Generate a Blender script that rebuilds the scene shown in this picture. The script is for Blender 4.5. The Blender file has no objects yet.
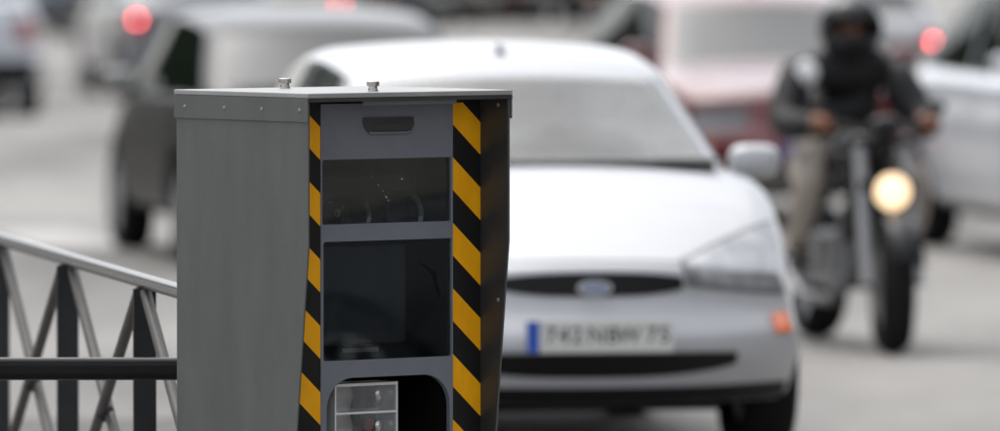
import bpy, bmesh, math, random
import numpy as np
from mathutils import Vector, Matrix

R = math.radians
random.seed(4)
scene = bpy.context.scene
col = scene.collection

# ------------------------------------------------------------------ camera
F = 8333.0            # focal length in photo pixels (300 mm on a 36 mm wide frame)
H = 2.0               # camera height
YH = -100.0           # horizon row in the photo
cam_d = bpy.data.cameras.new('camera')
cam_d.sensor_width = 36.0
cam_d.lens = 300.0
cam_d.clip_start = 0.5
cam_d.clip_end = 3000.0
cam_d.dof.use_dof = True
cam_d.dof.focus_distance = 21.05
cam_d.dof.aperture_fstop = 2.9
cam = bpy.data.objects.new('camera', cam_d)
col.objects.link(cam)
cam.location = (0, 0, H)
cam.rotation_euler = (R(90) - math.atan((215.5 - YH) / F), 0, 0)
scene.camera = cam

# ------------------------------------------------------------------ light
SUN_EL, SUN_AZ = R(64), R(-45)      # azimuth clockwise from +Y (view direction)
world = bpy.data.worlds.new('World')
scene.world = world
world.use_nodes = True
wn, wl = world.node_tree.nodes, world.node_tree.links
bg = wn['Background']
sky = wn.new('ShaderNodeTexSky')
sky.sky_type = 'NISHITA'
sky.sun_disc = False
sky.sun_elevation = SUN_EL
sky.sun_rotation = SUN_AZ
sky.air_density = 1.0
sky.dust_density = 3.0
hs = wn.new('ShaderNodeHueSaturation')
hs.inputs['Saturation'].default_value = 0.22
wl.new(sky.outputs[0], hs.inputs['Color'])
wl.new(hs.outputs[0], bg.inputs['Color'])
bg.inputs['Strength'].default_value = 0.15
sun_d = bpy.data.lights.new('sun', 'SUN')
sun_d.energy = 0.6
sun_d.angle = R(90)
sun_d.color = (1.0, 0.965, 0.91)
sun = bpy.data.objects.new('sun', sun_d)
col.objects.link(sun)
sd = Vector((math.sin(SUN_AZ) * math.cos(SUN_EL), math.cos(SUN_AZ) * math.cos(SUN_EL), math.sin(SUN_EL)))
sun.rotation_euler = sd.to_track_quat('Z', 'Y').to_euler()
sun.location = sd * 50
scene.view_settings.view_transform = 'Standard'
scene.view_settings.look = 'None'
scene.view_settings.gamma = 1.0
scene.view_settings.exposure = 0.94
scene.render.engine = 'CYCLES'
scene.cycles.use_denoising = True
scene.cycles.max_bounces = 8

# ------------------------------------------------------------------ helpers
def P(px, s, z=0.0):
    """photo column px at a scale of s pixels per metre, height z"""
    return Vector(((px - 500.0) / s, F / s, z))

def gs(py):
    """pixels per metre of ground seen at photo row py"""
    return (py - YH) / H

MATS = {}
def mat(name, colr, rough=0.5, metal=0.0, noise=0.0, nscale=8.0, bump=0.0, coat=0.0, emit=0.0,
        emit_col=None, spec=0.5, tint=None, bscale=None, stretch=None, rvar=0.0):
    if name in MATS:
        return MATS[name]
    m = bpy.data.materials.new(name)
    m.use_nodes = True
    n, l = m.node_tree.nodes, m.node_tree.links
    b = n['Principled BSDF']
    c = (*colr, 1.0)
    b.inputs['Base Color'].default_value = c
    b.inputs['Roughness'].default_value = rough
    b.inputs['Metallic'].default_value = metal
    b.inputs['Specular IOR Level'].default_value = spec
    b.inputs['Coat Weight'].default_value = coat
    b.inputs['Coat Roughness'].default_value = 0.06
    if emit:
        b.inputs['Emission Color'].default_value = (*(emit_col or colr), 1.0)
        b.inputs['Emission Strength'].default_value = emit
    if noise or bump or rvar:
        tc = n.new('ShaderNodeTexCoord')
        mp = n.new('ShaderNodeMapping')
        if stretch:
            mp.inputs['Scale'].default_value = stretch
        l.new(tc.outputs['Object'], mp.inputs['Vector'])
        t = n.new('ShaderNodeTexNoise')
        t.inputs['Scale'].default_value = nscale
        t.inputs['Detail'].default_value = 8.0
        t.inputs['Roughness'].default_value = 0.65
        l.new(mp.outputs[0], t.inputs['Vector'])
        if noise:
            rp = n.new('ShaderNodeValToRGB')
            rp.color_ramp.elements[0].position = 0.3
            rp.color_ramp.elements[1].position = 0.72
            lo = tint or tuple(x * (1 - noise) for x in colr)
            hi = tuple(min(1, x * (1 + noise * 0.6)) for x in colr)
            rp.color_ramp.elements[0].color = (*lo, 1)
            rp.color_ramp.elements[1].color = (*hi, 1)
            l.new(t.outputs['Fac'], rp.inputs['Fac'])
            l.new(rp.outputs['Color'], b.inputs['Base Color'])
        if rvar:
            mr = n.new('ShaderNodeMapRange')
            mr.inputs['To Min'].default_value = max(0.02, rough - rvar)
            mr.inputs['To Max'].default_value = min(1.0, rough + rvar)
            l.new(t.outputs['Fac'], mr.inputs['Value'])
            l.new(mr.outputs[0], b.inputs['Roughness'])
        if bump:
            t2 = n.new('ShaderNodeTexNoise')
            t2.inputs['Scale'].default_value = bscale or nscale * 6
            t2.inputs['Detail'].default_value = 4.0
            l.new(mp.outputs[0], t2.inputs['Vector'])
            bp = n.new('ShaderNodeBump')
            bp.inputs['Strength'].default_value = bump
            bp.inputs['Distance'].default_value = 0.01
            l.new(t2.outputs['Fac'], bp.inputs['Height'])
            l.new(bp.outputs[0], b.inputs['Normal'])
    MATS[name] = m
    return m

def glass_mat(name, tint=(0.9, 0.95, 0.95), rough=0.02, opacity=0.25, dirt_haze=(0.02, 0.02, 0.022), nscale=5.0, ior=1.5):
    """a thin pane: mostly see-through, glossy, a little film of dirt"""
    m = bpy.data.materials.new(name)
    m.use_nodes = True
    n, l = m.node_tree.nodes, m.node_tree.links
    n.clear()
    out = n.new('ShaderNodeOutputMaterial')
    tr = n.new('ShaderNodeBsdfTransparent'); tr.inputs['Color'].default_value = (*tint, 1)
    df = n.new('ShaderNodeBsdfDiffuse'); df.inputs['Color'].default_value = (*dirt_haze, 1)
    mx = n.new('ShaderNodeMixShader')
    tc = n.new('ShaderNodeTexCoord')
    no = n.new('ShaderNodeTexNoise'); no.inputs['Scale'].default_value = nscale; no.inputs['Detail'].default_value = 7
    l.new(tc.outputs['Object'], no.inputs['Vector'])
    mr = n.new('ShaderNodeMapRange')
    mr.inputs['From Min'].default_value = 0.35; mr.inputs['From Max'].default_value = 0.75
    mr.inputs['To Min'].default_value = opacity * 0.1; mr.inputs['To Max'].default_value = min(1, opacity * 2.2)
    l.new(no.outputs['Fac'], mr.inputs['Value'])
    l.new(mr.outputs[0], mx.inputs['Fac'])
    l.new(tr.outputs[0], mx.inputs[1]); l.new(df.outputs[0], mx.inputs[2])
    gl = n.new('ShaderNodeBsdfGlossy'); gl.inputs['Roughness'].default_value = rough
    fr = n.new('ShaderNodeFresnel'); fr.inputs['IOR'].default_value = ior
    mg = n.new('ShaderNodeMixShader')
    l.new(fr.outputs[0], mg.inputs['Fac'])
    l.new(mx.outputs[0], mg.inputs[1]); l.new(gl.outputs[0], mg.inputs[2])
    l.new(mg.outputs[0], out.inputs['Surface'])
    return m

def tag(o, label=None, cat=None, group=None, kind=None):
    if label: o['label'] = label
    if cat: o['category'] = cat
    if group: o['group'] = group
    if kind: o['kind'] = kind
    return o

def empty(name, loc=(0, 0, 0), rz=0.0):
    o = bpy.data.objects.new(name, None)
    o.empty_display_size = 0.2
    o.location = loc
    o.rotation_euler = (0, 0, rz)
    col.objects.link(o)
    return o

def link_mesh(name, me, m=None, parent=None, smooth=False):
    o = bpy.data.objects.new(name, me)
    col.objects.link(o)
    if m: me.materials.append(m)
    if parent: o.parent = parent
    if smooth:
        for p in me.polygons: p.use_smooth = True
    return o

class MB:
    """collects shapes into one mesh"""
    def __init__(self): self.v = []; self.f = []
    def add(self, vs, fs):
        k = len(self.v)
        self.v += [tuple(p) for p in vs]
        self.f += [tuple(i + k for i in q) for q in fs]
        return self
    def box(self, c, s, rot=None):
        c = Vector(c); h = Vector(s) / 2
        vs = [Vector((x * h.x, y * h.y, z * h.z)) for x in (-1, 1) for y in (-1, 1) for z in (-1, 1)]
        if rot: vs = [rot @ p for p in vs]
        return self.add([p + c for p in vs], [(0, 1, 3, 2), (4, 6, 7, 5), (0, 4, 5, 1), (2, 3, 7, 6), (0, 2, 6, 4), (1, 5, 7, 3)])
    def bb(self, x0, x1, y0, y1, z0, z1):
        return self.box(((x0 + x1) / 2, (y0 + y1) / 2, (z0 + z1) / 2), (x1 - x0, y1 - y0, z1 - z0))
    def tube(self, pts, rad, n=10, cap=True):
        pts = [Vector(p) for p in pts]
        if not isinstance(rad, (list, tuple)): rad = [rad] * len(pts)
        vs, fs = [], []
        up = None
        for i, p in enumerate(pts):
            t = (pts[min(i + 1, len(pts) - 1)] - pts[max(i - 1, 0)]).normalized()
            if up is None:
                up = t.orthogonal().normalized()
            up = (up - t * up.dot(t)).normalized()
            sd_ = t.cross(up)
            for k in range(n):
                a = 2 * math.pi * k / n
                vs.append(p + (up * math.cos(a) + sd_ * math.sin(a)) * rad[i])
        for i in range(len(pts) - 1):
            for k in range(n):
                fs.append((i * n + k, i * n + (k + 1) % n, (i + 1) * n + (k + 1) % n, (i + 1) * n + k))
        if cap:
            fs.append(tuple(range(n - 1, -1, -1)))
            fs.append(tuple((len(pts) - 1) * n + k for k in range(n)))
        return self.add(vs, fs)
    def lathe(self, prof, axis='y', c=(0, 0, 0), n=28):
        """prof: (radius, along) pairs"""
        c = Vector(c); vs, fs = [], []
        for r, a in prof:
            for k in range(n):
                t = 2 * math.pi * k / n
                u, w = r * math.cos(t), r * math.sin(t)
                vs.append(c + (Vector((u, a, w)) if axis == 'y' else Vector((u, w, a)) if axis == 'z' else Vector((a, u, w))))
        m = len(prof)
        for i in range(m - 1):
            for k in range(n):
                fs.append((i * n + k, i * n + (k + 1) % n, (i + 1) * n + (k + 1) % n, (i + 1) * n + k))
        return self.add(vs, fs)
    def ell(self, c, r, rot=None, nu=16, nv=10):
        c = Vector(c); vs, fs = [], []
        for i in range(nv + 1):
            th = math.pi * i / nv
            for k in range(nu):
                ph = 2 * math.pi * k / nu
                p = Vector((r[0] * math.sin(th) * math.cos(ph), r[1] * math.sin(th) * math.sin(ph), r[2] * math.cos(th)))
                if rot: p = rot @ p
                vs.append(c + p)
        for i in range(nv):
            for k in range(nu):
                fs.append((i * nu + k, i * nu + (k + 1) % nu, (i + 1) * nu + (k + 1) % nu, (i + 1) * nu + k))
        return self.add(vs, fs)
    def prism(self, poly, d0, d1, plane='xz'):
        """poly of 2-D points extruded along the third axis from d0 to d1"""
        def mk(p, d):
            return (p[0], d, p[1]) if plane == 'xz' else (d, p[0], p[1]) if plane == 'yz' else (p[0], p[1], d)
        n = len(poly)
        vs = [mk(p, d0) for p in poly] + [mk(p, d1) for p in poly]
        fs = [tuple(range(n)), tuple(range(2 * n - 1, n - 1, -1))]
        fs += [(i, (i + 1) % n, n + (i + 1) % n, n + i) for i in range(n)]
        return self.add(vs, fs)
    def build(self, name, m, parent=None, smooth=False, bevel=0.0, segs=2, angle=None):
        me = bpy.data.meshes.new(name)
        me.from_pydata(self.v, [], self.f)
        bm = bmesh.new(); bm.from_mesh(me)
        bmesh.ops.remove_doubles(bm, verts=bm.verts, dist=1e-5)
        bmesh.ops.recalc_face_normals(bm, faces=bm.faces)
        bm.to_mesh(me); bm.free()
        o = link_mesh(name, me, m, parent, smooth or bevel > 0)
        if bevel:
            md = o.modifiers.new('bevel', 'BEVEL'); md.width = bevel; md.segments = segs
            md.limit_method = 'ANGLE'; md.angle_limit = R(30); md.harden_normals = True
        elif smooth:
            me.set_sharp_from_angle(angle=R(angle or 45))
        return o

def text_mesh(name, body, size, m, parent, loc, rot, depth=0.001):
    cu = bpy.data.curves.new(name, 'FONT')
    cu.body = body; cu.size = size; cu.align_x = 'CENTER'; cu.align_y = 'CENTER'; cu.extrude = depth
    tmp = bpy.data.objects.new(name + '_tmp', cu)
    col.objects.link(tmp)
    dg = bpy.context.evaluated_depsgraph_get(); dg.update()
    me = bpy.data.meshes.new_from_object(tmp.evaluated_get(dg))
    bpy.data.objects.remove(tmp)
    me.materials.clear()
    o = link_mesh(name, me, m, parent)
    o.location = loc; o.rotation_euler = rot
    return o

# ------------------------------------------------------------------ materials
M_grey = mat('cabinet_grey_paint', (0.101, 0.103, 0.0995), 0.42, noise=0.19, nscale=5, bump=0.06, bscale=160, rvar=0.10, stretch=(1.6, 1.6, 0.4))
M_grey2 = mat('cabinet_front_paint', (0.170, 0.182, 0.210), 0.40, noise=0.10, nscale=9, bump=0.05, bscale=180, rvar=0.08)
M_dark = mat('cabinet_dark_lining', (0.040, 0.040, 0.040), 0.42, noise=0.3, nscale=6, rvar=0.1)
M_black = mat('matt_black', (0.008, 0.008, 0.009), 0.7, spec=0.1)
M_yel = mat('amber_reflective_film', (1.0, 0.425, 0.002), 0.5, spec=0.3, noise=0.16, nscale=14, rvar=0.1, stretch=(1, 1, 0.4))
M_blk = mat('black_film', (0.010, 0.010, 0.010), 0.45, noise=0.4, nscale=12, spec=0.3)
M_roof = mat('cabinet_roof_paint', (0.30, 0.30, 0.295), 0.35, noise=0.15, nscale=9, rvar=0.1)
M_steel = mat('brushed_steel', (0.45, 0.43, 0.41), 0.3, 1.0, noise=0.2, nscale=40)
M_rust = mat('dull_bolt_steel', (0.22, 0.19, 0.17), 0.45, 0.8, noise=0.3, nscale=60)
M_chrome = mat('chrome', (0.8, 0.8, 0.8), 0.08, 1.0)
M_pane = glass_mat('cabinet_pane', opacity=0.13, dirt_haze=(0.04, 0.04, 0.046))
M_clear = glass_mat('clear_plastic', tint=(.97, .97, .97), opacity=0.16, dirt_haze=(0.6, 0.6, 0.6), rough=0.08)
M_rail = mat('grey_rail_paint', (0.11, 0.11, 0.112), 0.24, noise=0.15, nscale=12, rvar=0.06)
M_raild = mat('dark_rail_paint', (0.010, 0.010, 0.011), 0.2, spec=0.2, noise=0.3, nscale=10, rvar=0.06)
M_post = mat('dark_post_paint', (0.030, 0.031, 0.034), 0.5, spec=0.25, noise=0.25, nscale=10)
M_brace = mat('brown_grey_brace_paint', (0.085, 0.081, 0.076), 0.55, noise=0.2, nscale=14)
M_concrete = mat('pale_concrete', (0.30, 0.29, 0.27), 0.85, noise=0.25, nscale=6, bump=0.3)
M_glass = mat('car_glass', (0.035, 0.039, 0.041), 0.03, spec=0.75)
M_sideglass = mat('car_side_glass', (0.006, 0.009, 0.007), 0.05, spec=0.04)
M_tyre = mat('tyre_rubber', (0.012, 0.012, 0.013), 0.8, spec=0.15)
M_rim = mat('wheel_silver', (0.42, 0.43, 0.45), 0.3, 0.7)
M_trim = mat('black_trim', (0.009, 0.009, 0.010), 0.5, spec=0.2)
M_lens = mat('headlamp_lens', (0.40, 0.41, 0.43), 0.12, 0.1, coat=1.0, noise=0.65, nscale=7)
M_tail = mat('tail_lens', (0.28, 0.02, 0.02), 0.15, coat=1.0)
M_taillit = mat('lit_brake_lamp', (0.8, 0.03, 0.03), 0.2, emit=12.0, emit_col=(1.0, 0.10, 0.11))
M_amber = mat('amber_lens', (0.80, 0.16, 0.02), 0.15, coat=1.0)
M_plate = mat('plate_white', (0.62, 0.62, 0.60), 0.35)
M_eublue = mat('plate_blue', (0.01, 0.08, 0.45), 0.35)

def road_material():
    m = bpy.data.materials.new('worn_asphalt')
    m.use_nodes = True
    n, l = m.node_tree.nodes, m.node_tree.links
    b = n['Principled BSDF']
    tc = n.new('ShaderNodeTexCoord')
    mp = n.new('ShaderNodeMapping'); mp.inputs['Rotation'].default_value = (0, 0, R(-10)); mp.inputs['Scale'].default_value = (1.0, 0.22, 1)
    l.new(tc.outputs['Object'], mp.inputs['Vector'])
    a = n.new('ShaderNodeTexNoise'); a.inputs['Scale'].default_value = 0.55; a.inputs['Detail'].default_value = 6
    l.new(mp.outputs[0], a.inputs['Vector'])
    c = n.new('ShaderNodeTexNoise'); c.inputs['Scale'].default_value = 60; c.inputs['Detail'].default_value = 5
    l.new(tc.outputs['Object'], c.inputs['Vector'])
    rp = n.new('ShaderNodeValToRGB')
    rp.color_ramp.elements[0].position = 0.33; rp.color_ramp.elements[0].color = (0.130, 0.124, 0.115, 1)
    rp.color_ramp.elements[1].position = 0.66; rp.color_ramp.elements[1].color = (0.305, 0.292, 0.275, 1)
    l.new(a.outputs['Fac'], rp.inputs['Fac'])
    mx = n.new('ShaderNodeMix'); mx.data_type = 'RGBA'; mx.blend_type = 'OVERLAY'
    mx.inputs['Factor'].default_value = 0.5
    l.new(rp.outputs[0], mx.inputs['A']); l.new(c.outputs['Fac'], mx.inputs['B'])
    l.new(mx.outputs['Result'], b.inputs['Base Color'])
    b.inputs['Roughness'].default_value = 0.75
    bp = n.new('ShaderNodeBump'); bp.inputs['Strength'].default_value = 0.5; bp.inputs['Distance'].default_value = 0.01
    l.new(c.outputs['Fac'], bp.inputs['Height']); l.new(bp.outputs[0], b.inputs['Normal'])
    return m
M_road = road_material()
M_paint = mat('road_paint', (0.42, 0.41, 0.39), 0.6, noise=0.35, nscale=3)

# ------------------------------------------------------------------ ground
RD = R(10.5)                                   # the road runs off to the left of the view
rdir = Vector((-math.sin(RD), math.cos(RD), 0)); rside = Vector((math.cos(RD), math.sin(RD), 0))
mb = MB(); mb.add([(-900, -300, 0), (900, -300, 0), (900, 1500, 0), (-900, 1500, 0)], [(0, 1, 2, 3)])
tag(mb.build('road', M_road), kind='structure')

def strip(name, o, d, s, l0, l1, w0, w1, z, m, kind='structure', h=0.0):
    b = MB()
    ps = [o + d * l0 + s * w0, o + d * l1 + s * w0, o + d * l1 + s * w1, o + d * l0 + s * w1]
    if h:
        b.prism([(p.x, p.y) for p in ps], z, z + h, 'xy')
    else:
        b.add([(p.x, p.y, z) for p in ps], [(0, 1, 2, 3)])
    ob = b.build(name, m)
    tag(ob, kind=kind)
    return ob
# island the cabinet stands on, with its kerb
isl = Vector((-0.30, 21.1, 0))
strip('pavement', isl, rdir, rside, -26, 9.0, -1.6, 1.25, 0.0, mat('pavement_asphalt', (0.15, 0.145, 0.14), 0.85, noise=0.25, nscale=3, bump=0.4), h=0.13)
kb = MB()
for w0, w1 in ((1.25, 1.40), (-1.75, -1.60)):
    for i in range(35):
        l0 = -26 + i
        ps = [isl + rdir * (l0 + 0.004) + rside * w0, isl + rdir * (l0 + 0.996) + rside * w0,
              isl + rdir * (l0 + 0.996) + rside * w1, isl + rdir * (l0 + 0.004) + rside * w1]
        kb.prism([(p.x, p.y) for p in ps], 0, 0.137, 'xy')
tag(kb.build('kerb', M_concrete), kind='structure')
# a painted crossing band
for i in range(9):
    strip('crossing_bar', Vector((-3.2, 49.2, 0)), rside, rdir, -6.0 + i * 1.05, -5.45 + i * 1.05, -1.4, 1.4, 0.004, M_paint)

# ------------------------------------------------------------------ speed camera cabinet
PHI = R(38)
cab = empty('speed_camera_cabinet', (-0.298, 21.118, 0.13), PHI)
tag(cab, 'grey roadside speed camera cabinet with amber and black chevron edges, sharp in front', 'speed camera')
W2, Q, D = 0.3205, 0.115, 0.448
CZ = -0.13                                     # heights below are above the road
def cz(z): return z + CZ
# walls
b = MB()
wing = [(-Q, 1.502), (D, 1.502), (D, 0.32), (-0.035, 0.32), (-0.062, 0.64), (-Q, 1.133)]
b.prism([(y, cz(z)) for y, z in wing], -W2, -W2 + 0.004, 'yz')
b.build('side_wall', M_grey, cab, bevel=0.0012)
b = MB(); b.prism([(y, cz(z)) for y, z in wing], W2 - 0.004, W2, 'yz')
b.build('side_wall', M_grey, cab, bevel=0.0012)
wl_in = [(-Q + 0.003, 1.500), (-0.001, 1.500), (-0.001, 0.33), (-0.033, 0.33), (-0.059, 0.64), (-Q + 0.003, 1.133)]
for sx in (-1, 1):
    b = MB(); a0, a1 = sorted((sx * (W2 - 0.0045), sx * (W2 - 0.007)))
    b.prism([(y, cz(z)) for y, z in wl_in], a0, a1, 'yz')
    b.build('wing_lining', M_dark, cab)
b = MB(); b.bb(-W2 + 0.004, W2 - 0.004, D - 0.004, D, cz(0.32), cz(1.502)); b.build('back_wall', M_grey, cab)
b = MB(); b.bb(-W2 + 0.004, W2 - 0.004, 0.0, D - 0.004, cz(0.32), cz(0.33)); b.build('floor_plate', M_grey, cab)
# roof lid with folded lips
b = MB()
b.bb(-W2 - 0.005, W2 + 0.005, -Q - 0.006, D + 0.005, cz(1.5035), cz(1.5165))
rf = b.build('roof', M_roof, cab, bevel=0.003)
for sx in (-1, 1):
    b = MB(); a0, a1 = sorted((sx * (W2 + 0.0006), sx * (W2 + 0.0048)))
    b.bb(a0, a1, -Q - 0.004, D + 0.004, cz(1.444), cz(1.5033)); b.build('roof_lip', M_grey, rf, bevel=0.001)
b = MB(); b.bb(-W2 - 0.004, W2 + 0.004, -Q - 0.0055, -Q - 0.001, cz(1.494), cz(1.5033)); b.build('roof_lip', M_dark, rf)
b = MB(); b.bb(-0.135, 0.160, -0.100, -0.094, cz(1.484), cz(1.5033)); b.build('hinge_bar', M_grey2, rf)
rivet_me = None
rv = [(-W2 - 0.0048, y, 1.473, 90) for y in (-0.085, 0.075, 0.235, 0.405)] + [(W2 - 0.0072, -0.075, 1.478, 90), (W2 - 0.0072, -0.075, 0.98, 90)]
for x, y, z, a in rv:
    if rivet_me is None:
        b = MB(); b.lathe([(0.0001, 0.0030), (0.0035, 0.0024), (0.0055, 0.0008), (0.0062, -0.001)], 'x', n=12)
        o = b.build('rivet', mat('rivet_grey', (0.2, 0.2, 0.195), .35), cab, smooth=True); rivet_me = o.data
    else:
        o = link_mesh('rivet', rivet_me, None, cab)
    o.location = (x, y, cz(z)); o.scale = (-1, 1, 1)
# eye bolts on the lid
def wloc(px, py, z):
    s = (py - YH) / (H - z); p = P(px, s, z) - Vector((-0.298, 21.118, 0))
    c, s_ = math.cos(PHI), math.sin(PHI)
    return Vector((c * p.x + s_ * p.y, -s_ * p.x + c * p.y, cz(z)))
for px, py in ((285, 88.2), (373, 91.2)):
    c = wloc(px, py, 1.5165)
    b = MB()
    b.lathe([(0.0001, 0), (0.013, 0), (0.013, 0.004), (0.0115, 0.0055), (0.0115, 0.013), (0.0165, 0.0135), (0.0165, 0.024), (0.0145, 0.0255), (0.0001, 0.0255)], 'z', c, 14)
    b.build('lid_bolt', M_steel, rf, smooth=True)

# front fascia: an outline with three openings
TL, TR = -0.198, 0.2235
YF = -0.004
def plate_with_holes(outer, holes, y0, y1):
    bm = bmesh.new()
    loops = []
    for lp in [outer] + holes:
        vs = [bm.verts.new((x, y0, cz(z))) for x, z in lp]
        loops.append([bm.edges.new((vs[i], vs[(i + 1) % len(vs)])) for i in range(len(vs))])
    bmesh.ops.triangle_fill(bm, use_beauty=True, use_dissolve=False, edges=[e for lp in loops for e in lp])
    g = bmesh.ops.extrude_face_region(bm, geom=bm.faces[:])
    for v in [v for v in g['geom'] if isinstance(v, bmesh.types.BMVert)]:
        v.co.y = y1
    bmesh.ops.recalc_face_normals(bm, faces=bm.faces)
    return bm
def rrect(x0, x1, z0, z1, r, n=5, rb=None):
    pts = []
    rb = r if rb is None else rb
    for cx, cz_, a0, rr in ((x1 - r, z1 - r, 0, r), (x0 + r, z1 - r, 90, r), (x0 + rb, z0 + rb, 180, rb), (x1 - rb, z0 + rb, 270, rb)):
        for k in range(n + 1):
            a = R(a0 + 90 * k / n)
            pts.append((cx + rr * math.cos(a), cz_ + rr * math.sin(a)))
    return pts
WIN1 = (-0.1925, 0.2185, 1.1815, 1.3445)
WIN2 = (-0.1890, 0.2205, 0.8365, 1.1375)
ARCH = (-0.1800, 0.2135, 0.42, 0.792)
bm = plate_with_holes([(TL, 0.34), (TR, 0.34), (TR, 1.486), (TL, 1.486)],
                      [rrect(*WIN1, 0.006, 3), rrect(*WIN2, 0.006, 3), rrect(*ARCH, 0.082, 8, 0.02)], 0.012, YF)
me = bpy.data.meshes.new('front_panel'); bm.to_mesh(me); bm.free()
fp = link_mesh('front_panel', me, M_grey2, cab)
md = fp.modifiers.new('bevel', 'BEVEL'); md.width = 0.0012; md.segments = 1; md.limit_method = 'ANGLE'; md.angle_limit = R(40)
# dark chamber behind the openings
b = MB()
x0, x1, z0, z1 = -0.197, 0.2225, cz(0.36), cz(1.48)
b.add([(x0, 0.013, z0), (x1, 0.013, z0), (x1, 0.013, z1), (x0, 0.013, z1), (x0, 0.30, z0), (x1, 0.30, z0), (x1, 0.30, z1), (x0, 0.30, z1)],
      [(4, 5, 6, 7), (0, 1, 5, 4), (3, 2, 6, 7), (0, 4, 7, 3), (1, 5, 6, 2)])
for zz in (1.163, 0.815):
    b.bb(x0 + .001, x1 - .001, 0.014, 0.29, cz(zz) - 0.006, cz(zz) + 0.006)
b.build('inner_chamber', M_black, cab)
for wdw in (WIN1, WIN2):
    b = MB(); b.bb(wdw[0] - .004, wdw[1] + .0015, 0.004, 0.008, cz(wdw[2] - .006), cz(wdw[3] + .006))
    b.build('window_pane', M_pane, cab)
# what shows dimly behind the panes: lens barrels, a unit with a label, a screw ring
M_lensdark = mat('lens_glass', (0.015, 0.015, 0.018), 0.06, coat=1.0)
M_unit = mat('camera_unit_casing', (0.030, 0.032, 0.036), 0.5, noise=0.2, nscale=20)
b = MB(); b.bb(-0.16, 0.20, 0.12, 0.28, cz(1.185), cz(1.30)); un = b.build('camera_unit', M_unit, cab, bevel=0.008)
for x, r in ((-0.055, 0.05), (0.10, 0.062)):
    b = MB(); b.lathe([(0.0001, 0.12), (r * .8, 0.12), (r * .82, 0.045), (r, 0.04), (r, 0.13)], 'y', (x, 0, cz(1.2)), 24)
    b.build('lens_barrel', M_lensdark, un, smooth=True)
b = MB(); b.lathe([(0.006, 0.012), (0.0095, 0.011), (0.0105, 0.014), (0.0095, 0.018), (0.006, 0.017)], 'y', (-0.135, 0, cz(1.209)), 18)
b.build('lock_ring', M_rust, cab, smooth=True)
b = MB(); b.bb(-0.165, -0.150, 0.012, 0.014, cz(1.236), cz(1.2385)); b.bb(-0.152, -0.150, 0.012, 0.014, cz(1.226), cz(1.236)); b.build('bracket', M_rust, cab)
b = MB(); b.bb(-0.140, 0.13, 0.07, 0.26, cz(0.87), cz(1.125)); ub = b.build('radar_unit', mat('radar_cover', (0.040, 0.042, 0.052), 0.35, noise=0.2, nscale=6), cab, bevel=0.006)
b = MB(); b.bb(-0.080, 0.035, 0.062, 0.069, cz(0.852), cz(0.862)); b.build('catch_bar', M_steel, ub)
b = MB()
crk = [(0.125, 1.078), (0.150, 1.062), (0.172, 1.047), (0.176, 1.020), (0.184, 1.005), (0.190, 0.985)]
b.tube([(x, 0.0095, cz(z)) for x, z in crk], [0.002, 0.004, 0.008, 0.004, 0.006, 0.002], 8)
b.build('grease_smear', M_black, cab, smooth=True)
for x, z, r_ in ((-0.010, 1.277, .0014), (0.004, 1.262, .0012), (0.016, 1.246, .0022), (0.022, 1.238, .0014), (0.065, 1.292, .0022), (0.012, 1.250, .0011), (-0.03, 1.30, .001)):
    b = MB(); b.ell((x, 0.0038, cz(z)), (r_, .0006, r_), nu=8, nv=6); b.build('dust_speck', mat('dust', (.6, .6, .58), .8), cab)
# handle pocket in the top panel
hp = [(-0.066, 1.449), (0.094, 1.449), (0.096, 1.430), (0.086, 1.412), (0.074, 1.4095), (-0.044, 1.4095), (-0.058, 1.418), (-0.066, 1.436)]
b = MB(); b.prism([(x, cz(z)) for x, z in hp], YF - 0.0045, YF - 0.0005)
hd = b.build('handle_pocket', mat('pocket_plastic', (0.045, 0.046, 0.049), 0.45), cab, bevel=0.0015)
b = MB(); b.tube([(-0.050, YF - .006, cz(1.4125)), (-0.040, YF - .008, cz(1.4105)), (0.070, YF - .008, cz(1.4105)), (0.086, YF - .006, cz(1.4150))], 0.0032, 8)
b.build('handle_lip', M_grey2, hd, smooth=True)
b = MB(); b.prism([(x * .93 + .001, cz(1.449 - (1.449 - z) * .45)) for x, z in hp], YF - 0.0055, YF - 0.0040); b.build('handle_recess', M_dark, hd)
# chevron edges
CW = 0.0816 / 0.0915
for side, xa, xb, zref in (('r', TR + 0.0005, W2 - 0.0075, 1.0092), ('l', -W2 + 0.0075, TL - 0.0005, None)):
    b = MB(); b.bb(xa, xb, -0.0015, 0.010, cz(0.34), cz(1.4995)); st = b.build('chevron_backing', M_blk, cab)
    wdt = xb - xa
    for k in range(-4, 5):
        if side == 'r':
            zl = 1.0092 + k * 0.1673; hgt = 0.083
        else:
            zl = 1.0935 + k * 0.1673 + wdt * CW; hgt = 0.083
        poly = [(xa, zl), (xb, zl - wdt * CW), (xb, zl - wdt * CW - hgt), (xa, zl - hgt)]
        # clip to the strip's ends
        def clip(poly, zc, keep_below):
            out = []
            for i in range(len(poly)):
                p, q = poly[i], poly[(i + 1) % len(poly)]
                ip = (p[1] <= zc) == keep_below; iq = (q[1] <= zc) == keep_below
                if ip: out.append(p)
                if ip != iq:
                    t = (zc - p[1]) / (q[1] - p[1]); out.append((p[0] + (q[0] - p[0]) * t, zc))
            return out
        poly = clip(poly, 1.483, True)
        if poly: poly = clip(poly, 0.345, False)
        if len(poly) < 3: continue
        b = MB(); b.prism([(x, cz(z)) for x, z in poly], -0.0022, -0.0014)
        b.build('chevron_band', M_yel, st)
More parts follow.
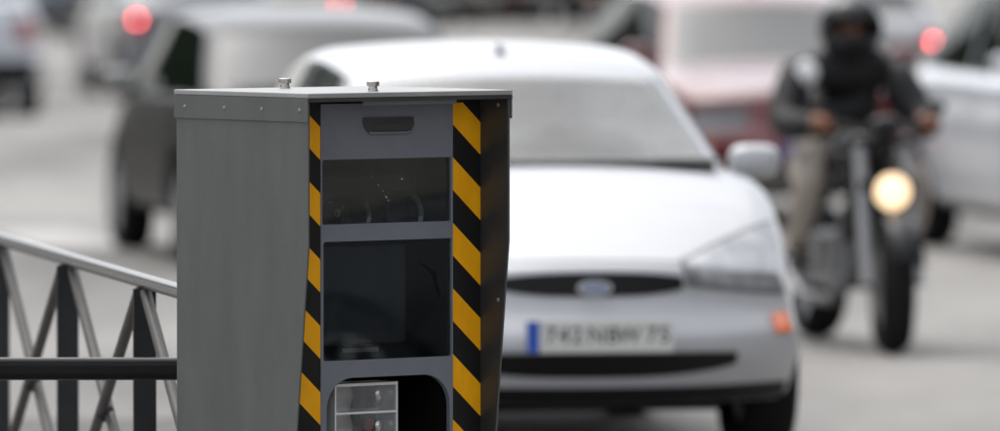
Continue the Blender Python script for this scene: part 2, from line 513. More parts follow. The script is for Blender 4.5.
# flash unit in the arched opening
fl0, fl1, ft = -0.130, 0.066, 0.776
b = MB(); b.bb(fl0, fl1, 0.10, 0.12, cz(0.46), cz(ft)); fl = b.build('flash_reflector', mat('flash_reflector', (0.80, 0.80, 0.81), 0.25, 0.1, noise=0.35, nscale=5, stretch=(1, 1, 6)), cab)
b = MB(); b.bb(fl0, fl1, 0.030, 0.034, cz(0.46), cz(ft)); b.build('flash_lens', M_clear, fl)
fr_m = mat('flash_frame', (0.8, 0.8, 0.8), 0.2, 0.2)
for zc, hh in ((ft - 0.004, 0.008), (0.700, 0.006), (0.622, 0.006), (0.545, 0.006), (0.464, 0.008)):
    b = MB(); b.bb(fl0 - .001, fl1 + .001, 0.026, 0.060, cz(zc - hh / 2), cz(zc + hh / 2)); b.build('flash_frame_bar', fr_m, fl, bevel=0.0015)
for xc in (fl0, fl1):
    b = MB(); b.bb(xc - .002, xc + .002, 0.0255, 0.10, cz(0.459), cz(ft + .0005)); b.build('flash_frame_bar', fr_m, fl)
for zr in (0.74, 0.66, 0.585):
    b = MB(); b.prism([(-0.032, cz(zr + .033)), (0.022, cz(zr + .033)), (0.006, cz(zr + .006)), (0.020, cz(zr - .03)), (-0.030, cz(zr - .033)), (-0.022, cz(zr))], 0.055, 0.095)
    b.build('flash_tube_holder', M_black, fl)
    b = MB(); b.ell((0.045, 0.085, cz(zr)), (0.022, 0.02, 0.032)); b.build('flash_mirror', M_chrome, fl, smooth=True)
b = MB(); b.box((-0.006, 0.05, cz(0.668)), (0.022, 0.008, 0.030), Matrix.Rotation(R(24), 3, 'Y')); b.build('flash_clip', mat('dull_red_clip', (0.22, 0.05, 0.035), 0.5), fl)
# plinth
b = MB(); b.bb(-0.30, 0.30, -0.02, 0.43, 0.0, cz(0.32)); b.build('plinth', M_concrete, cab, bevel=0.012)

# ------------------------------------------------------------------ railings on the island
rl = empty('cross_brace_railing', (-1.0, 22.3, 0.13))
tag(rl, 'grey pedestrian railing with crossed braces slanting away left of the cabinet', 'railing')
rl_o = Vector((-1.0, 22.3, 0.13))
def rp(Y, z): return Vector((-0.8406 - 0.1993 * (Y - 21.74), Y, z)) - rl_o
b = MB(); b.tube([rp(21.58, 0.98), rp(29.5, 0.98)], 0.0205, 16); b.build('top_rail', M_rail, rl, smooth=True)
posts = [22.30 + 1.40 * i for i in range(6)]
pd = (rp(23, 0) - rp(22, 0)).normalized()
prot = Matrix.Rotation(math.atan2(pd.y, pd.x), 3, 'Z')
for y in posts:
    b = MB(); c = rp(y, 0.545); b.box(c, (0.014, 0.062, 0.83), prot); b.build('post', M_post, rl, bevel=0.002)
for i, y in enumerate(posts):
    ya = y; yb = y + 1.40
    off = prot @ Vector((0, 0.0, 0))
    n_ = prot @ Vector((0, 1, 0))
    for sgn, (za, zb) in ((1, (0.95, 0.22)), (-1, (0.22, 0.95))):
        b = MB(); b.tube([rp(ya + .02, za) + n_ * 0.012 * sgn, rp(yb - .02, zb) + n_ * 0.012 * sgn], 0.0155, 10); b.build('brace', M_brace, rl, smooth=True)
    c = rp((ya + yb) / 2, 0.585)
    b = MB(); b.ell(c, (0.027, 0.027, 0.027)); b.build('boss', M_post, rl, smooth=True)
ya, yb = posts[0], posts[0] - 1.40
b = MB(); b.tube([rp(ya - .02, .95), rp(21.62, 0.95 - .73 * (ya - 21.62) / 1.40)], 0.0155, 10); b.build('brace', M_brace, rl, smooth=True)

bar = empty('low_barrier', (-1.4, 21.50, 0.13))
tag(bar, 'black low horizontal barrier bar running behind the cabinet, bottom left', 'barrier')
zr = H - 469.0 / (F / 21.50)
b = MB(); b.bb(-2.4 + 1.4, -0.72 + 1.4, -0.028, 0.028, zr - 0.13 - 0.029, zr - 0.13 + 0.029); b.build('bar', M_raild, bar, bevel=0.020, segs=5)
for x in (-2.3, -0.76):
    b = MB(); b.bb(x + 1.4 - .025, x + 1.4 + .025, -0.025, 0.025, 0, zr - .13 - .0295); b.build('post', M_raild, bar, bevel=0.004)

# ------------------------------------------------------------------ building added unseen across the road, for the cabinet's panes to mirror
M_stone = mat('facade_stone', (0.20, 0.18, 0.155), 0.85, noise=0.25, nscale=1.2, bump=0.3)  # toned down so the panes reflect a darker wall
M_slate = mat('slate_roof', (0.06, 0.065, 0.075), 0.5, noise=0.3, nscale=3)
M_fglass = mat('facade_glass', (0.02, 0.024, 0.028), 0.05)
M_frame = mat('window_frame_paint', (0.55, 0.54, 0.50), 0.5)
def facade(name, label, origin, rz, BL, rows, top_):
    """local y runs along the street, local -x faces it"""
    bld = empty(name, origin, rz); tag(bld, label, 'building')
    cols = [2.0 + 2.9 * i for i in range(int((BL - 3) / 2.9) + 1)]
    b = MB()
    ys = [0.0]
    for c in cols: ys += [c - .62, c + .62]
    ys.append(BL)
    for i in range(0, len(ys), 2):
        b.bb(0, 0.4, ys[i], ys[i + 1], 0, top_)
    zs = [0.0]
    for z0, z1 in rows: zs += [z0, z1]
    zs.append(top_)
    for c in cols:
        for i in range(0, len(zs), 2):
            b.bb(0.001, 0.4, c - .6199, c + .6199, zs[i], zs[i + 1])
    b.bb(0.4, 10, 0, BL, 0, top_)
    b.build('wall', M_stone, bld)
    b = MB(); b.prism([(-.15, top_), (10, top_), (8.5, top_ + 2.6), (1.3, top_ + 2.6)], 0, BL, 'xz'); b.build('roof', M_slate, bld)
    for z, d_ in ((4.2, .22), (7.95, .5), (top_ - .45, .35)):
        b = MB(); b.bb(-d_, -.002, 0, BL, z, z + .22); b.build('cornice', M_stone, bld)
    meshes = {}
    for c in cols:
        for z0, z1 in rows:
            hgt = z1 - z0
            if z0 not in meshes:
                b = MB(); b.bb(.28, .30, -.6195, .6195, .001, hgt - .001); w_ = b.build('window', M_fglass, bld)
                b = MB()
                for y_ in (-.58, 0, .58): b.bb(.24, .279, y_ - .04, y_ + .04, .001, hgt - .001)
                b.bb(.242, .2795, -.6, .6, hgt * .7, hgt * .7 + .07)
                f_ = b.build('frame', M_frame, w_)
                meshes[z0] = (w_.data, f_.data)
            else:
                w_ = link_mesh('window', meshes[z0][0], None, bld); link_mesh('frame', meshes[z0][1], None, w_)
            w_.location = (0, c, z0)
ROWS = [(0.6, 3.4), (5.0, 7.4), (8.6, 10.6), (11.6, 13.2)]
facade('unseen_apartment_building', 'stone apartment building added unseen across the road for the cabinet panes to mirror',
       isl + rside * 24.0 - rdir * 34.0, RD, 62.0, ROWS, 14.4)
# street trees and a hedge added unseen left of the road, darkening reflections
rng = np.random.default_rng(7)
def leaves(n, centres, radii, size):
    V, Fc = [], []
    idx = rng.integers(0, len(centres), n)
    for i in range(n):
        c, r_ = centres[idx[i]], radii[idx[i]]
        d_ = rng.normal(size=3); d_ /= np.linalg.norm(d_)
        p = np.array(c) + d_ * np.array(r_) * rng.uniform(.55, 1.0)
        a_ = rng.normal(size=3); a_ /= np.linalg.norm(a_)
        b_ = np.cross(a_, rng.normal(size=3)); b_ /= np.linalg.norm(b_)
        sz = size * rng.uniform(.6, 1.3)
        k = len(V)
        V += [tuple(p - a_ * sz), tuple(p + b_ * sz * .5), tuple(p + a_ * sz), tuple(p - b_ * sz * .5)]
        Fc.append((k, k + 1, k + 2, k + 3))
    me = bpy.data.meshes.new('crown'); me.from_pydata(V, [], Fc)
    return me
M_leaf = mat('foliage', (0.045, 0.075, 0.025), 0.6, noise=0.4, nscale=2)
M_bark = mat('bark', (0.10, 0.085, 0.065), 0.9, noise=0.35, nscale=10, bump=0.6)
cc = [(0, 0, 6.2)] + [(2.0 * math.cos(a), 2.0 * math.sin(a), 5.2 + .5 * math.sin(3 * a)) for a in np.linspace(0, 5.2, 6)] + [(.6, -.4, 8.2), (-.7, .6, 7.6)]
cr = [(2.2, 2.2, 2.0)] + [(1.6, 1.6, 1.4)] * 6 + [(1.5, 1.5, 1.3)] * 2
crown_me = leaves(4200, cc, cr, .26)
b = MB(); b.tube([(0, 0, 0), (.03, .02, 1.5), (.0, .0, 3.2), (.05, 0, 5.0), (0, 0, 7.0)], [.24, .18, .16, .12, .04], 10)
for a in np.linspace(0, 5.2, 6): b.tube([(0, 0, 3.0), (.9 * math.cos(a), .9 * math.sin(a), 4.1), (1.8 * math.cos(a), 1.8 * math.sin(a), 5.3)], [.09, .06, .025], 7)
tr0 = None
ords = ['first', 'second', 'third', 'fourth', 'fifth', 'sixth', 'seventh', 'eighth', 'ninth', 'tenth', 'eleventh', 'twelfth', 'thirteenth', 'fourteenth', 'fifteenth', 'sixteenth', 'seventeenth', 'eighteenth', 'nineteenth', 'twentieth']
for i in range(20):
    tp_ = isl - rside * 13.5 + rdir * (6 + 8.5 * i)
    t_ = empty('street_tree', tp_, i * 1.3)
    t_.scale = (1.5, 1.5, 1.75 + .2 * math.sin(i * 2.1))
    tag(t_, ords[i] + ' leafy street tree from the cabinet along the left kerb, outside the picture', 'tree', 'street trees left of the road')
    if tr0 is None:
        tk = b.build('trunk', M_bark, t_, True); cw = link_mesh('crown', crown_me, M_leaf, t_); tr0 = (tk.data, cw.data)
    else:
        link_mesh('trunk', tr0[0], None, t_); link_mesh('crown', tr0[1], None, t_)
hme = leaves(16000, [tuple(isl - rside * (15.5 + rng.uniform(-.5, .5)) + rdir * float(x) + Vector((0, 0, 1.3))) for x in np.linspace(2, 168, 120)], [(.9, .9, 1.3)] * 120, .16)
tag(link_mesh('hedge', hme, M_leaf), 'long green hedge added unseen behind the street trees left of the road', 'hedge')

# ------------------------------------------------------------------ cars
def smooth_table(pts, L, win):
    xs = np.linspace(0, L, 400)
    ys = np.interp(xs, [p[0] for p in pts], [p[1] for p in pts])
    k = max(1, int(win / L * 400)) | 1
    pad = np.pad(ys, k // 2, mode='edge')
    ys = np.convolve(pad, np.ones(k) / k, mode='valid')
    return lambda x: float(np.interp(x, xs, ys))

def rbox(p, h, r):
    q = [max(-(h[i] - r), min(h[i] - r, p[i])) for i in range(3)]
    d = [p[i] - q[i] for i in range(3)]
    l = math.sqrt(sum(x * x for x in d))
    if l < 1e-9: return p
    return [q[i] + d[i] / l * r for i in range(3)]

def spaced(n):
    out = []
    for i in range(n + 1):
        t = i / n
        out.append(0.45 * t + 0.55 * (0.5 - 0.5 * math.cos(math.pi * t)))
    return out

def shell(func, nu, nv, nw):
    us, vs, ws = spaced(nu), [2 * t - 1 for t in spaced(nv)], spaced(nw)
    idx, V, Fc = {}, [], []
    def g(i, j, k):
        if (i, j, k) not in idx:
            idx[(i, j, k)] = len(V); V.append(tuple(func(us[i], vs[j], ws[k])))
        return idx[(i, j, k)]
    for i in range(nu):
        for j in range(nv):
            for k in (0, nw): Fc.append((g(i, j, k), g(i + 1, j, k), g(i + 1, j + 1, k), g(i, j + 1, k)))
        for k in range(nw):
            for j in (0, nv): Fc.append((g(i, j, k), g(i + 1, j, k), g(i + 1, j, k + 1), g(i, j, k + 1)))
    for j in range(nv):
        for k in range(nw):
            for i in (0, nu): Fc.append((g(i, j, k), g(i, j + 1, k), g(i, j + 1, k + 1), g(i, j, k + 1)))
    return V, Fc

class Car:
    def __init__(s, L=4.17, W=1.70, H=1.44, top=None, cowl=(1.12, 0.97), head=(1.92, 1.37), rear=(3.45, 1.36), tail=(4.02, 0.98),
                 zb=0.24, r=0.11, wb=(0.86, 3.47), wr=0.305, bowF=0.30, bowR=0.16, roofw=0.60, beltw=0.80):
        s.L, s.W, s.H, s.zb, s.r, s.wb, s.wr = L, W, H, zb, r, wb, wr
        s.bowF, s.bowR = bowF, bowR
        s.top = smooth_table(top or [(0, .71), (.35, .79), (.75, .885), (1.15, .965), (1.5, .99), (L - .3, 1.0), (L, .93)], L, 0.22)
        s.cowl, s.head, s.rear, s.tail, s.roofw, s.beltw = cowl, head, rear, tail, roofw, beltw
        s.Hb = 0.75
    def body(s, u, v, w):
        h = (s.L / 2, s.W / 2, s.Hb / 2)
        x, y, z = rbox([(u * 2 - 1) * h[0], v * h[1], (w * 2 - 1) * h[2]], h, s.r)
        x += h[0]; t = (z + h[2]) / s.Hb
        e = abs(y) / h[1]
        tp = s.top(min(max(x, 0), s.L))
        # width narrows to the ends, to the sill and to the belt
        wx = 1 - 0.085 * max(0, 1 - x / 0.9) ** 1.6 - 0.07 * max(0, 1 - (s.L - x) / 0.9) ** 1.6
        wz = 1 - 0.06 * max(0, (t - 0.45) / 0.55) ** 2 - 0.045 * max(0, (0.35 - t) / 0.35) ** 1.5
        y2 = y * wx * wz
        z2 = s.zb + t * (tp - s.zb) + 0.045 * (1 - e * e) * t ** 4
        x2 = x + s.bowF * e ** 2.4 * max(0, 1 - x / 1.0) + 0.07 * t * max(0, 1 - x / 0.6) * (1 if t > 0.5 else 2 * t)
        x2 -= s.bowR * e ** 2.4 * max(0, 1 - (s.L - x) / 0.9)
        # bumper bulge
        x2 -= 0.085 * math.exp(-((t - 0.50) / 0.17) ** 2) * max(0, 1 - x / 0.3)
        x2 += 0.07 * max(0, (0.30 - t) / 0.30) * max(0, 1 - x / 0.3)
        for xc in s.wb:
            dx = x2 - xc; Ra = s.wr + 0.045
            if abs(dx) < Ra and abs(y2) > s.W / 2 - 0.30:
                za = s.wr + math.sqrt(Ra * Ra - dx * dx)
                if z2 < za: z2 = za
        return Vector((x2, y2, z2))
    def gh(s, u, v, w):
        u_, v_, w_ = rbox([u * 2 - 1, v, (w * 2 - 1)], (1, 1, 1), 0.16)
        u2, w2 = (u_ + 1) / 2, (w_ + 1) / 2
        x0 = s.cowl[0] + (s.head[0] - s.cowl[0]) * w2
        x1 = s.tail[0] + (s.rear[0] - s.tail[0]) * w2
        x = x0 + (x1 - x0) * u2
        y = v_ * (s.beltw + (s.roofw - s.beltw) * w2 ** 1.15)
        belt0 = s.cowl[1] - 0.05 + (s.tail[1] - s.cowl[1]) * u2
        rz = s.head[1] + (s.rear[1] - s.head[1]) * u2 + (s.H - max(s.head[1], s.rear[1])) * 4 * u2 * (1 - u2)
        z = belt0 + (rz - belt0) * w2 + 0.035 * (1 - v_ * v_) * w2 ** 3
        x -= 0.16 * (1 - v_ * v_) * (1 - u2) ** 6 * (1 - 0.3 * w2)
        x += 0.10 * (1 - v_ * v_) * u2 ** 6
        # gentle pinch to the front and rear in plan
        y *= 1 - 0.05 * (1 - u2) ** 3 - 0.05 * u2 ** 3
        return Vector((x, y, z))

def patch(func, face, a0, a1, lo, hi, na, nb, off, M=None):
    """a piece of skin on a car: face 'f','r' -> a=v,b=w ; 't' -> a=u,b=v ; 'l','R' -> a=u,b=w"""
    def q(a, b_):
        if face == 'f': return func(0, a, b_)
        if face == 'r': return func(1, a, b_)
        if face == 't': return func(a, b_, 1)
        if face == 'L': return func(a, 1, b_)
        return func(a, -1, b_)
    e = 0.004
    V, Fc = [], []
    for i in range(na + 1):
        a = a0 + (a1 - a0) * i / na
        l_, h_ = (lo(a) if callable(lo) else lo), (hi(a) if callable(hi) else hi)
        for j in range(nb + 1):
            b_ = l_ + (h_ - l_) * j / nb
            p = q(a, b_)
            n = (q(a + e, b_) - q(a - e, b_)).cross(q(a, b_ + e) - q(a, b_ - e))
            if n.length > 1e-12: n.normalize()
            c = Vector((2.1, 0, 0.6))
            if n.dot(p - c) < 0: n = -n
            V.append(p + n * off)
    for i in range(na):
        for j in range(nb):
            k = i * (nb + 1) + j
            Fc.append((k, k + nb + 1, k + nb + 2, k + 1))
    return V, Fc

wheel_cache = {}
def add_wheel(parent, x, y, r, side, M_r):
    key = (round(r, 3), M_r.name)
    if key not in wheel_cache:
        w = 0.195
        hub = MB(); hub.lathe([(0.0001, -w * .42), (0.07, -w * .42), (0.12, -w * .2), (0.12, w * .3), (0.0001, w * .3)], 'y', n=20)
        ty = MB(); ty.lathe([(r * .66, -w * .42), (r * .72, -w * .5), (r * .9, -w * .52), (r * .975, -w * .42), (r, -w * .28), (r, w * .28), (r * .975, w * .42), (r * .9, w * .5), (r * .66, w * .42)], 'y', n=36)
        rm = MB(); rm.lathe([(r * .665, -w * .43), (r * .64, -w * .46), (r * .60, -w * .40), (r * .60, w * .3)], 'y', n=32)
        for k in range(7):
            a = 2 * math.pi * k / 7
            rot = Matrix.Rotation(a, 3, 'Y')
            rm.box(rot @ Vector((r * .36, -w * .40, 0)), (r * .56, 0.022, r * .15), rot)
        rm.lathe([(0.0001, -w * .47), (r * .14, -w * .46), (r * .17, -w * .40)], 'y', n=16)
        o1 = hub.build('wheel', M_trim, None, True); o2 = ty.build('tyre', M_tyre, o1, True); o3 = rm.build('rim', M_r, o1, True)
        wheel_cache[key] = (o1.data, o2.data, o3.data)
    else:
        ms = wheel_cache[key]
        o1 = link_mesh('wheel', ms[0]); o2 = link_mesh('tyre', ms[1], None, o1); o3 = link_mesh('rim', ms[2], None, o1)
    o1.parent = parent
    o1.location = (x, y, r)
    o1.rotation_euler = (0, 0, 0 if side < 0 else math.pi)
    return o1

def build_car(name, label, loc, heading, spec, paint, group=None, plate='742 NBW 75', lit=False, detail=True, lower=None,
              bumper=None, mirror_mat=None, rim=None, glass=None, plate_m=None, headless=False, emblem=False, category='car', hollow=False, cabin_mat=None):
    """heading: unit vector the nose points along"""
    c = spec
    rz = math.atan2(-heading.y, -heading.x)
    t = empty(name, loc, rz); tag(t, label, category, group)
    G = glass or M_glass
    def skin(nm, m, *parts, parent=t, **k):
        b = MB()
        for p in parts: b.add(*p)
        o = b.build(nm, m, parent, True, **k)
        return o
    res = (52, 18, 16) if detail else (34, 12, 10)
    V, Fc = shell(c.body, *res)
    bd = skin('body', paint, (V, Fc), angle=60)
    if hollow:
        V, Fc = shell(c.gh, 60, 40, 40)
        us, vs_, ws = spaced(60), [2 * t_ - 1 for t_ in spaced(40)], spaced(40)
        lut = {}
        for i in range(61):
            for j in range(41):
                for k in range(41):
                    if i in (0, 60) or j in (0, 40) or k in (0, 40): lut[tuple(c.gh(us[i], vs_[j], ws[k]))] = (us[i], vs_[j], ws[k])
        def is_glass(f):
            q_ = [lut[V[i]] for i in f]
            u_, v_, w_ = (sum(x[n] for x in q_) / 4 for n in range(3))
            if u_ == 0: return abs(v_) < .90 and .12 < w_ < .88
            if u_ == 1: return abs(v_) < .86 and .24 < w_ < .86
            if abs(v_) == 1: return .16 < w_ < .87 and (.06 < u_ < .445 or .52 < u_ < .88)
            return w_ == 0
        Fc = [f for f in Fc if not is_glass(f)]
        G = glass_mat('clear_car_glass', tint=(.72, .77, .76), opacity=.30, dirt_haze=(.42, .44, .44), rough=.02, nscale=1.3, ior=2.0)  # pale diffuse film stands in for bright sky reflection on the glass
        M_in = mat('cabin_lining', (.09, .09, .09), .8)
        tr_ = MB(); tr_.bb(c.cowl[0] + .05, c.tail[0] - .1, -.68, .68, 1.048, 1.056); tr_.build('cabin_floor', M_in, t)
        ds = MB(); ds.prism([(c.cowl[0] + .12, 1.0), (c.cowl[0] + .75, 1.0), (c.cowl[0] + .72, 1.075), (c.cowl[0] + .15, 1.07)], -.66, .66, 'xz'); ds.build('dashboard', mat('dashboard', (.26, .26, .255), .6), t, bevel=.015)
        for y_ in (-.36, .36):
            st_ = MB(); st_.bb(2.12, 2.24, y_ - .22, y_ + .22, 1.0, 1.16); so = st_.build('seat', mat('seat_cloth', (.05, .05, .055), .9), t, bevel=.04)
            hr_ = MB(); hr_.bb(2.15, 2.24, y_ - .13, y_ + .13, 1.18, 1.33); hr_.build('headrest', mat('seat_cloth', (.05, .05, .055), .9), so, bevel=.035)
        sw = MB(); pts = [Vector((1.72 + .07 * math.sin(a_), -.36 + .185 * math.cos(a_), 1.03 + .16 * math.sin(a_))) for a_ in np.linspace(0, 2 * math.pi, 25)]
        sw.tube(pts, .016, 8); sw.build('steering_wheel', M_trim, t, True)
        rm_ = MB(); rm_.bb(1.80, 1.83, -.12, .12, 1.27, 1.33); rm_.build('rear_view_mirror', M_trim, t, bevel=.01)
    else:
        V, Fc = shell(c.gh, 26 if detail else 16, 16 if detail else 10, 12 if detail else 8)
    skin('cabin', cabin_mat or paint, (V, Fc), parent=t, angle=60)
    b = MB(); b.bb(c.wb[0] - .3, c.wb[1] + .3, -c.W / 2 + .31, c.W / 2 - .31, 0.19, 0.40); b.build('underbody', M_trim, t)
    bo, gh = c.body, c.gh
    zf = lambda z: (z - c.zb) / (c.top(0) - c.zb)
    # glass
    skin('windscreen', G, patch(gh, 'f', -.93, .93, .10, .90, 18, 10, .004))
    skin('rear_window', G, patch(gh, 'r', -.88, .88, .22, .88, 14, 8, .004))
    for fc in 'LR':
        skin('side_window', G if hollow else M_sideglass, patch(gh, fc, .035, .47, .10, .92, 10, 7, .004))
        skin('side_window', G if hollow else M_sideglass, patch(gh, fc, .495, .91, .10, .92, 10, 7, .004))
    ue = lambda x: x / c.L
    for fc in 'LR':
        for x0, x1 in ((c.wb[0] + .42, c.wb[0] + 1.36), (c.wb[0] + 1.37, c.wb[1] - .30)):
            d = skin('door', paint, patch(bo, fc, ue(x0), ue(x1), .10, .90, 12, 8, .004))
            ph = c.body(ue(x1 - .12), 1 if fc == 'L' else -1, .78)
            b = MB(); b.box(ph + Vector((-.06, .018 if fc == 'L' else -.018, 0)), (.17, .03, .028)); b.build('handle', paint if detail else M_trim, d, bevel=.006)
    hu = ue(c.cowl[0] - .02)
    skin('bonnet', paint, patch(bo, 't', 0.014, hu, -.80, .80, 22, 12, .004))
    # front end
    w1, w0 = zf(.690), zf(.615)
    gr = skin('grille', M_trim, patch(bo, 'f', -.43, .43, lambda a: zf(.600) + .05 * abs(a / .43) ** 3, lambda a: zf(.664) - .02 * abs(a / .43) ** 3, 18, 4, .006))
    if emblem:
        pc = bo(0, 0, zf(.625))
        for nm, rr, m_, dx in (('emblem_rim', 1.0, M_chrome, -.012), ('emblem', .86, mat('emblem_blue', (.25, .30, .42), .2, .3, coat=1), -.0165)):
            b = MB(); n = 24
            b.prism([(rr * .062 * math.cos(2 * math.pi * k / n), rr * .027 * math.sin(2 * math.pi * k / n)) for k in range(n)], pc.x + dx, pc.x + dx - .006, 'yz')
            o = b.build(nm, m_, gr); o.location = (0, 0, pc.z)
    skin('lower_intake', M_trim, patch(bo, 'f', -.66, .66, lambda a: zf(.342) + .09 * abs(a / .66) ** 3, lambda a: zf(.428) - .01 * abs(a / .66) ** 3, 20, 4, .006))
    skin('bumper_lip', M_trim, patch(bo, 'f', -.99, .99, .0, zf(.305), 22, 3, .005))
    if lower:
        skin('bumper_skirt', lower, patch(bo, 'f', -.99, .99, zf(.29), zf(.345), 22, 3, .006))
    for sg in (-1, 1):
        lo_ = lambda a: 0.004
        parts = []
        vi = .46 if hollow else .58
        a0, a1 = (vi, .985) if sg > 0 else (-vi, -.985)
        fr = lambda a: (abs(a) - .46) / .525
        parts.append(patch(bo, 'f', a0, a1, lambda a: zf(.640 if hollow else .615) - .05 * fr(a), 1.0 if hollow else .90, 12, 4, .007))
        LM = M_lens if hollow else mat('dim_headlamp_lens', (0.16, 0.16, 0.17), 0.15, spec=0.5)
        if hollow:
            skin('headlight_bezel', mat('lamp_bezel', (.14, .14, .145), .4), patch(bo, 'f', a0 * .975, a1, lambda a: zf(.628) - .05 * fr(a), 1.0, 12, 4, .0055))
            V, Fc = [], []
            for i in range(13):
                a = a0 * .96 + (a1 - a0 * .96) * i / 12
                u1 = .020 + .125 * max(0, fr(a))
                for j in range(7):
                    p = bo(u1 * j / 6, a, 1)
                    V.append(p + Vector((-.002, 0, .0062)))
            for i in range(12):
                for j in range(6):
                    k = i * 7 + j; Fc.append((k, k + 7, k + 8, k + 1))
            skin('headlight_bezel', MATS['lamp_bezel'], (V, Fc))
        hl = skin('headlight', LM, parts[0])
        if hollow:
            V, Fc = [], []
            n_, m_ = 12, 6
            for i in range(n_ + 1):
                a = a0 + (a1 - a0) * i / n_
                u1 = .012 + (.125 if hollow else .035) * fr(a) ** 1.0
                for j in range(m_ + 1):
                    u_ = u1 * j / m_
                    p = bo(u_, a, 1); e = .003
                    nn = (bo(u_ + e, a, 1) - bo(max(u_ - e, 0), a, 1)).cross(bo(u_, a + e, 1) - bo(u_, a - e, 1))
                    if nn.length > 1e-12: nn.normalize()
                    if nn.z < 0: nn = -nn
                    V.append(p + nn * .007)
            for i in range(n_):
                for j in range(m_):
                    k = i * (m_ + 1) + j; Fc.append((k, k + m_ + 1, k + m_ + 2, k + 1))
            skin('headlight_glass', LM, (V, Fc), parent=hl)
        # amber repeater low on the bumper corner
        a0, a1 = (.86, .955) if sg > 0 else (-.86, -.955)
        skin('indicator', M_amber, patch(bo, 'f', a0, a1, zf(.480), lambda a: zf(.540) + .02 * (abs(a) - .86) / .12, 6, 4, .008))
        # mirrors
        pm = gh(.05, sg, .12)
        mm = mirror_mat or paint
        b = MB(); V, Fc = shell(lambda u, v, w: Vector(rbox([(u * 2 - 1) * .075, v * .095, (w * 2 - 1) * .060], (.075, .095, .060), .055)), 8, 8, 8)
        b.add([Vector(p) + pm + Vector((.10, sg * .105, .070)) for p in V], Fc)
        b.box(pm + Vector((.09, sg * .03, .020)), (.06, .10, .035))
        mo = b.build('door_mirror', mm, t, True)
        b = MB(); b.box(pm + Vector((.177, sg * .105, .070)), (.006, .145, .085)); b.build('mirror_glass', M_chrome, mo, bevel=.002)
        for xc in c.wb:
            add_wheel(t, xc, sg * (c.W / 2 - .115), c.wr, sg, rim or M_rim)
        # tail lamps
        a0, a1 = (.74, .99) if sg > 0 else (-.74, -.99)
        tl = skin('tail_light', M_tail, patch(bo, 'r', a0, a1, .62, .93, 6, 6, .007))
        if lit:
            pc = bo(1, sg * .86, .80)
            b = MB(); b.lathe([(.0001, .022), (.014, .019), (.024, .010), (.026, -.01)], 'x', pc, 18); b.build('brake_lamp', M_taillit, tl, True)
    # plates
    for fx in ('f', 'r'):
        zc = .483 if fx == 'f' else .62
        pc = bo(0 if fx == 'f' else 1, 0, (zc - c.zb) / ((c.top(0) if fx == 'f' else c.top(c.L)) - c.zb))
        sx = -1 if fx == 'f' else 1
        b = MB(); b.box(pc + Vector((sx * .016, 0, 0)), (.008, .52, .112)); po = b.build('number_plate', plate_m or M_plate, t, bevel=.002)
        # x_local grows to the rear, so the plate's left end (seen from outside) is +y at the front, -y at the rear
        left = 1 if fx == 'f' else -1
        b = MB(); b.box(pc + Vector((sx * .0215, left * .236, 0)), (.002, .044, .108)); b.build('country_band', M_eublue, po)
        if detail and fx == 'f':
            rot = Matrix(((0, 0, sx), (-left, 0, 0), (0, 1, 0))).to_euler()
            adv = -.195
            for ch in plate:
                if ch != ' ':
                    text_mesh('letter', ch, .078, M_black, po, pc + Vector((sx * .0208, -left * (.022 + adv), .002)), rot)
                adv += .022 if ch == ' ' else (.058 if ch in 'NBW' else .046)
    skin('rear_bumper', bumper or paint, patch(bo, 'r', -.99, .99, .04, .40, 18, 6, .006))
    # wipers and aerial
    if detail:
        for y0, y1, z1 in ((-.62, .02, .06), (-.02, .58, .06)):
            pts = []
            for k in range(8):
                f_ = k / 7; v_ = (y0 + (y1 - y0) * f_)
                pts.append(gh(0, v_, .075 + .05 * f_) + Vector((-.02, 0, .012)))
            b = MB(); b.tube(pts, .007, 6); b.build('wiper', M_trim, t, True)
        pa = gh(.10, .0, 1)
        b = MB(); b.tube([pa, pa + Vector((.04, 0, .018)), pa + Vector((.10, 0, .026))], [.018, .014, .006], 8); b.build('aerial', M_trim, t, True)
    return t

def paintm(name, c, metal=0.0, rough=0.35, coat=1.0):
    return mat(name, c, rough, metal, coat=coat, noise=0.05, nscale=3, spec=0.25)

def yawed(deg, away=False):
    a = R(deg); h = Vector((math.sin(a), -math.cos(a), 0))
    return -h if away else h

hatch = Car()
nose_car = Car(r=0.055, bowF=0.34, top=[(0, .675), (.18, .735), (.40, .80), (.75, .895), (1.10, .995), (1.5, 1.01), (3.87, 1.0), (4.17, .93)])
# white hatchback
hw = yawed(9.5)
build_car('white_hatchback', 'white hatchback facing the camera right behind the speed camera cabinet', P(597, 288), hw, nose_car,
          paintm('white_paint', (0.46, 0.47, 0.495), 0.1, 0.32, 0.65), emblem=True, hollow=True)
# dark hatchback driving off
hd_ = yawed(11.0, True)
low = Car(L=3.8, W=1.70, H=1.38, head=(1.55, 1.31), rear=(3.05, 1.29), tail=(3.66, .95), cowl=(.72, .90), wb=(.80, 3.18), roofw=.66,
          top=[(0, .66), (.35, .74), (.75, .84), (1.1, .92), (1.4, .95), (3.5, .97), (3.8, .92)])
dw = P(129, gs(248)) - hd_ * 0 
left = Vector((hd_.y * -1, hd_.x, 0))            # left of heading
nose = dw + hd_ * 0.80 - Vector((-hd_.y, hd_.x, 0)) * (0.85 - .10)
build_car('dark_hatchback', 'black hatchback driving away, left of and behind the cabinet', nose, hd_, low,
          mat('low_sheen_black_paint', (0.010, 0.010, 0.0095), 0.3, spec=0.03), cabin_mat=mat('glossy_black_paint', (0.010, 0.0105, 0.011), 0.12, spec=0.5), mirror_mat=mat('black_mirror', (0.02, 0.02, 0.02), 0.3, coat=1))  # same black twice: body sheen cut to dull side reflections, cabin left glossy
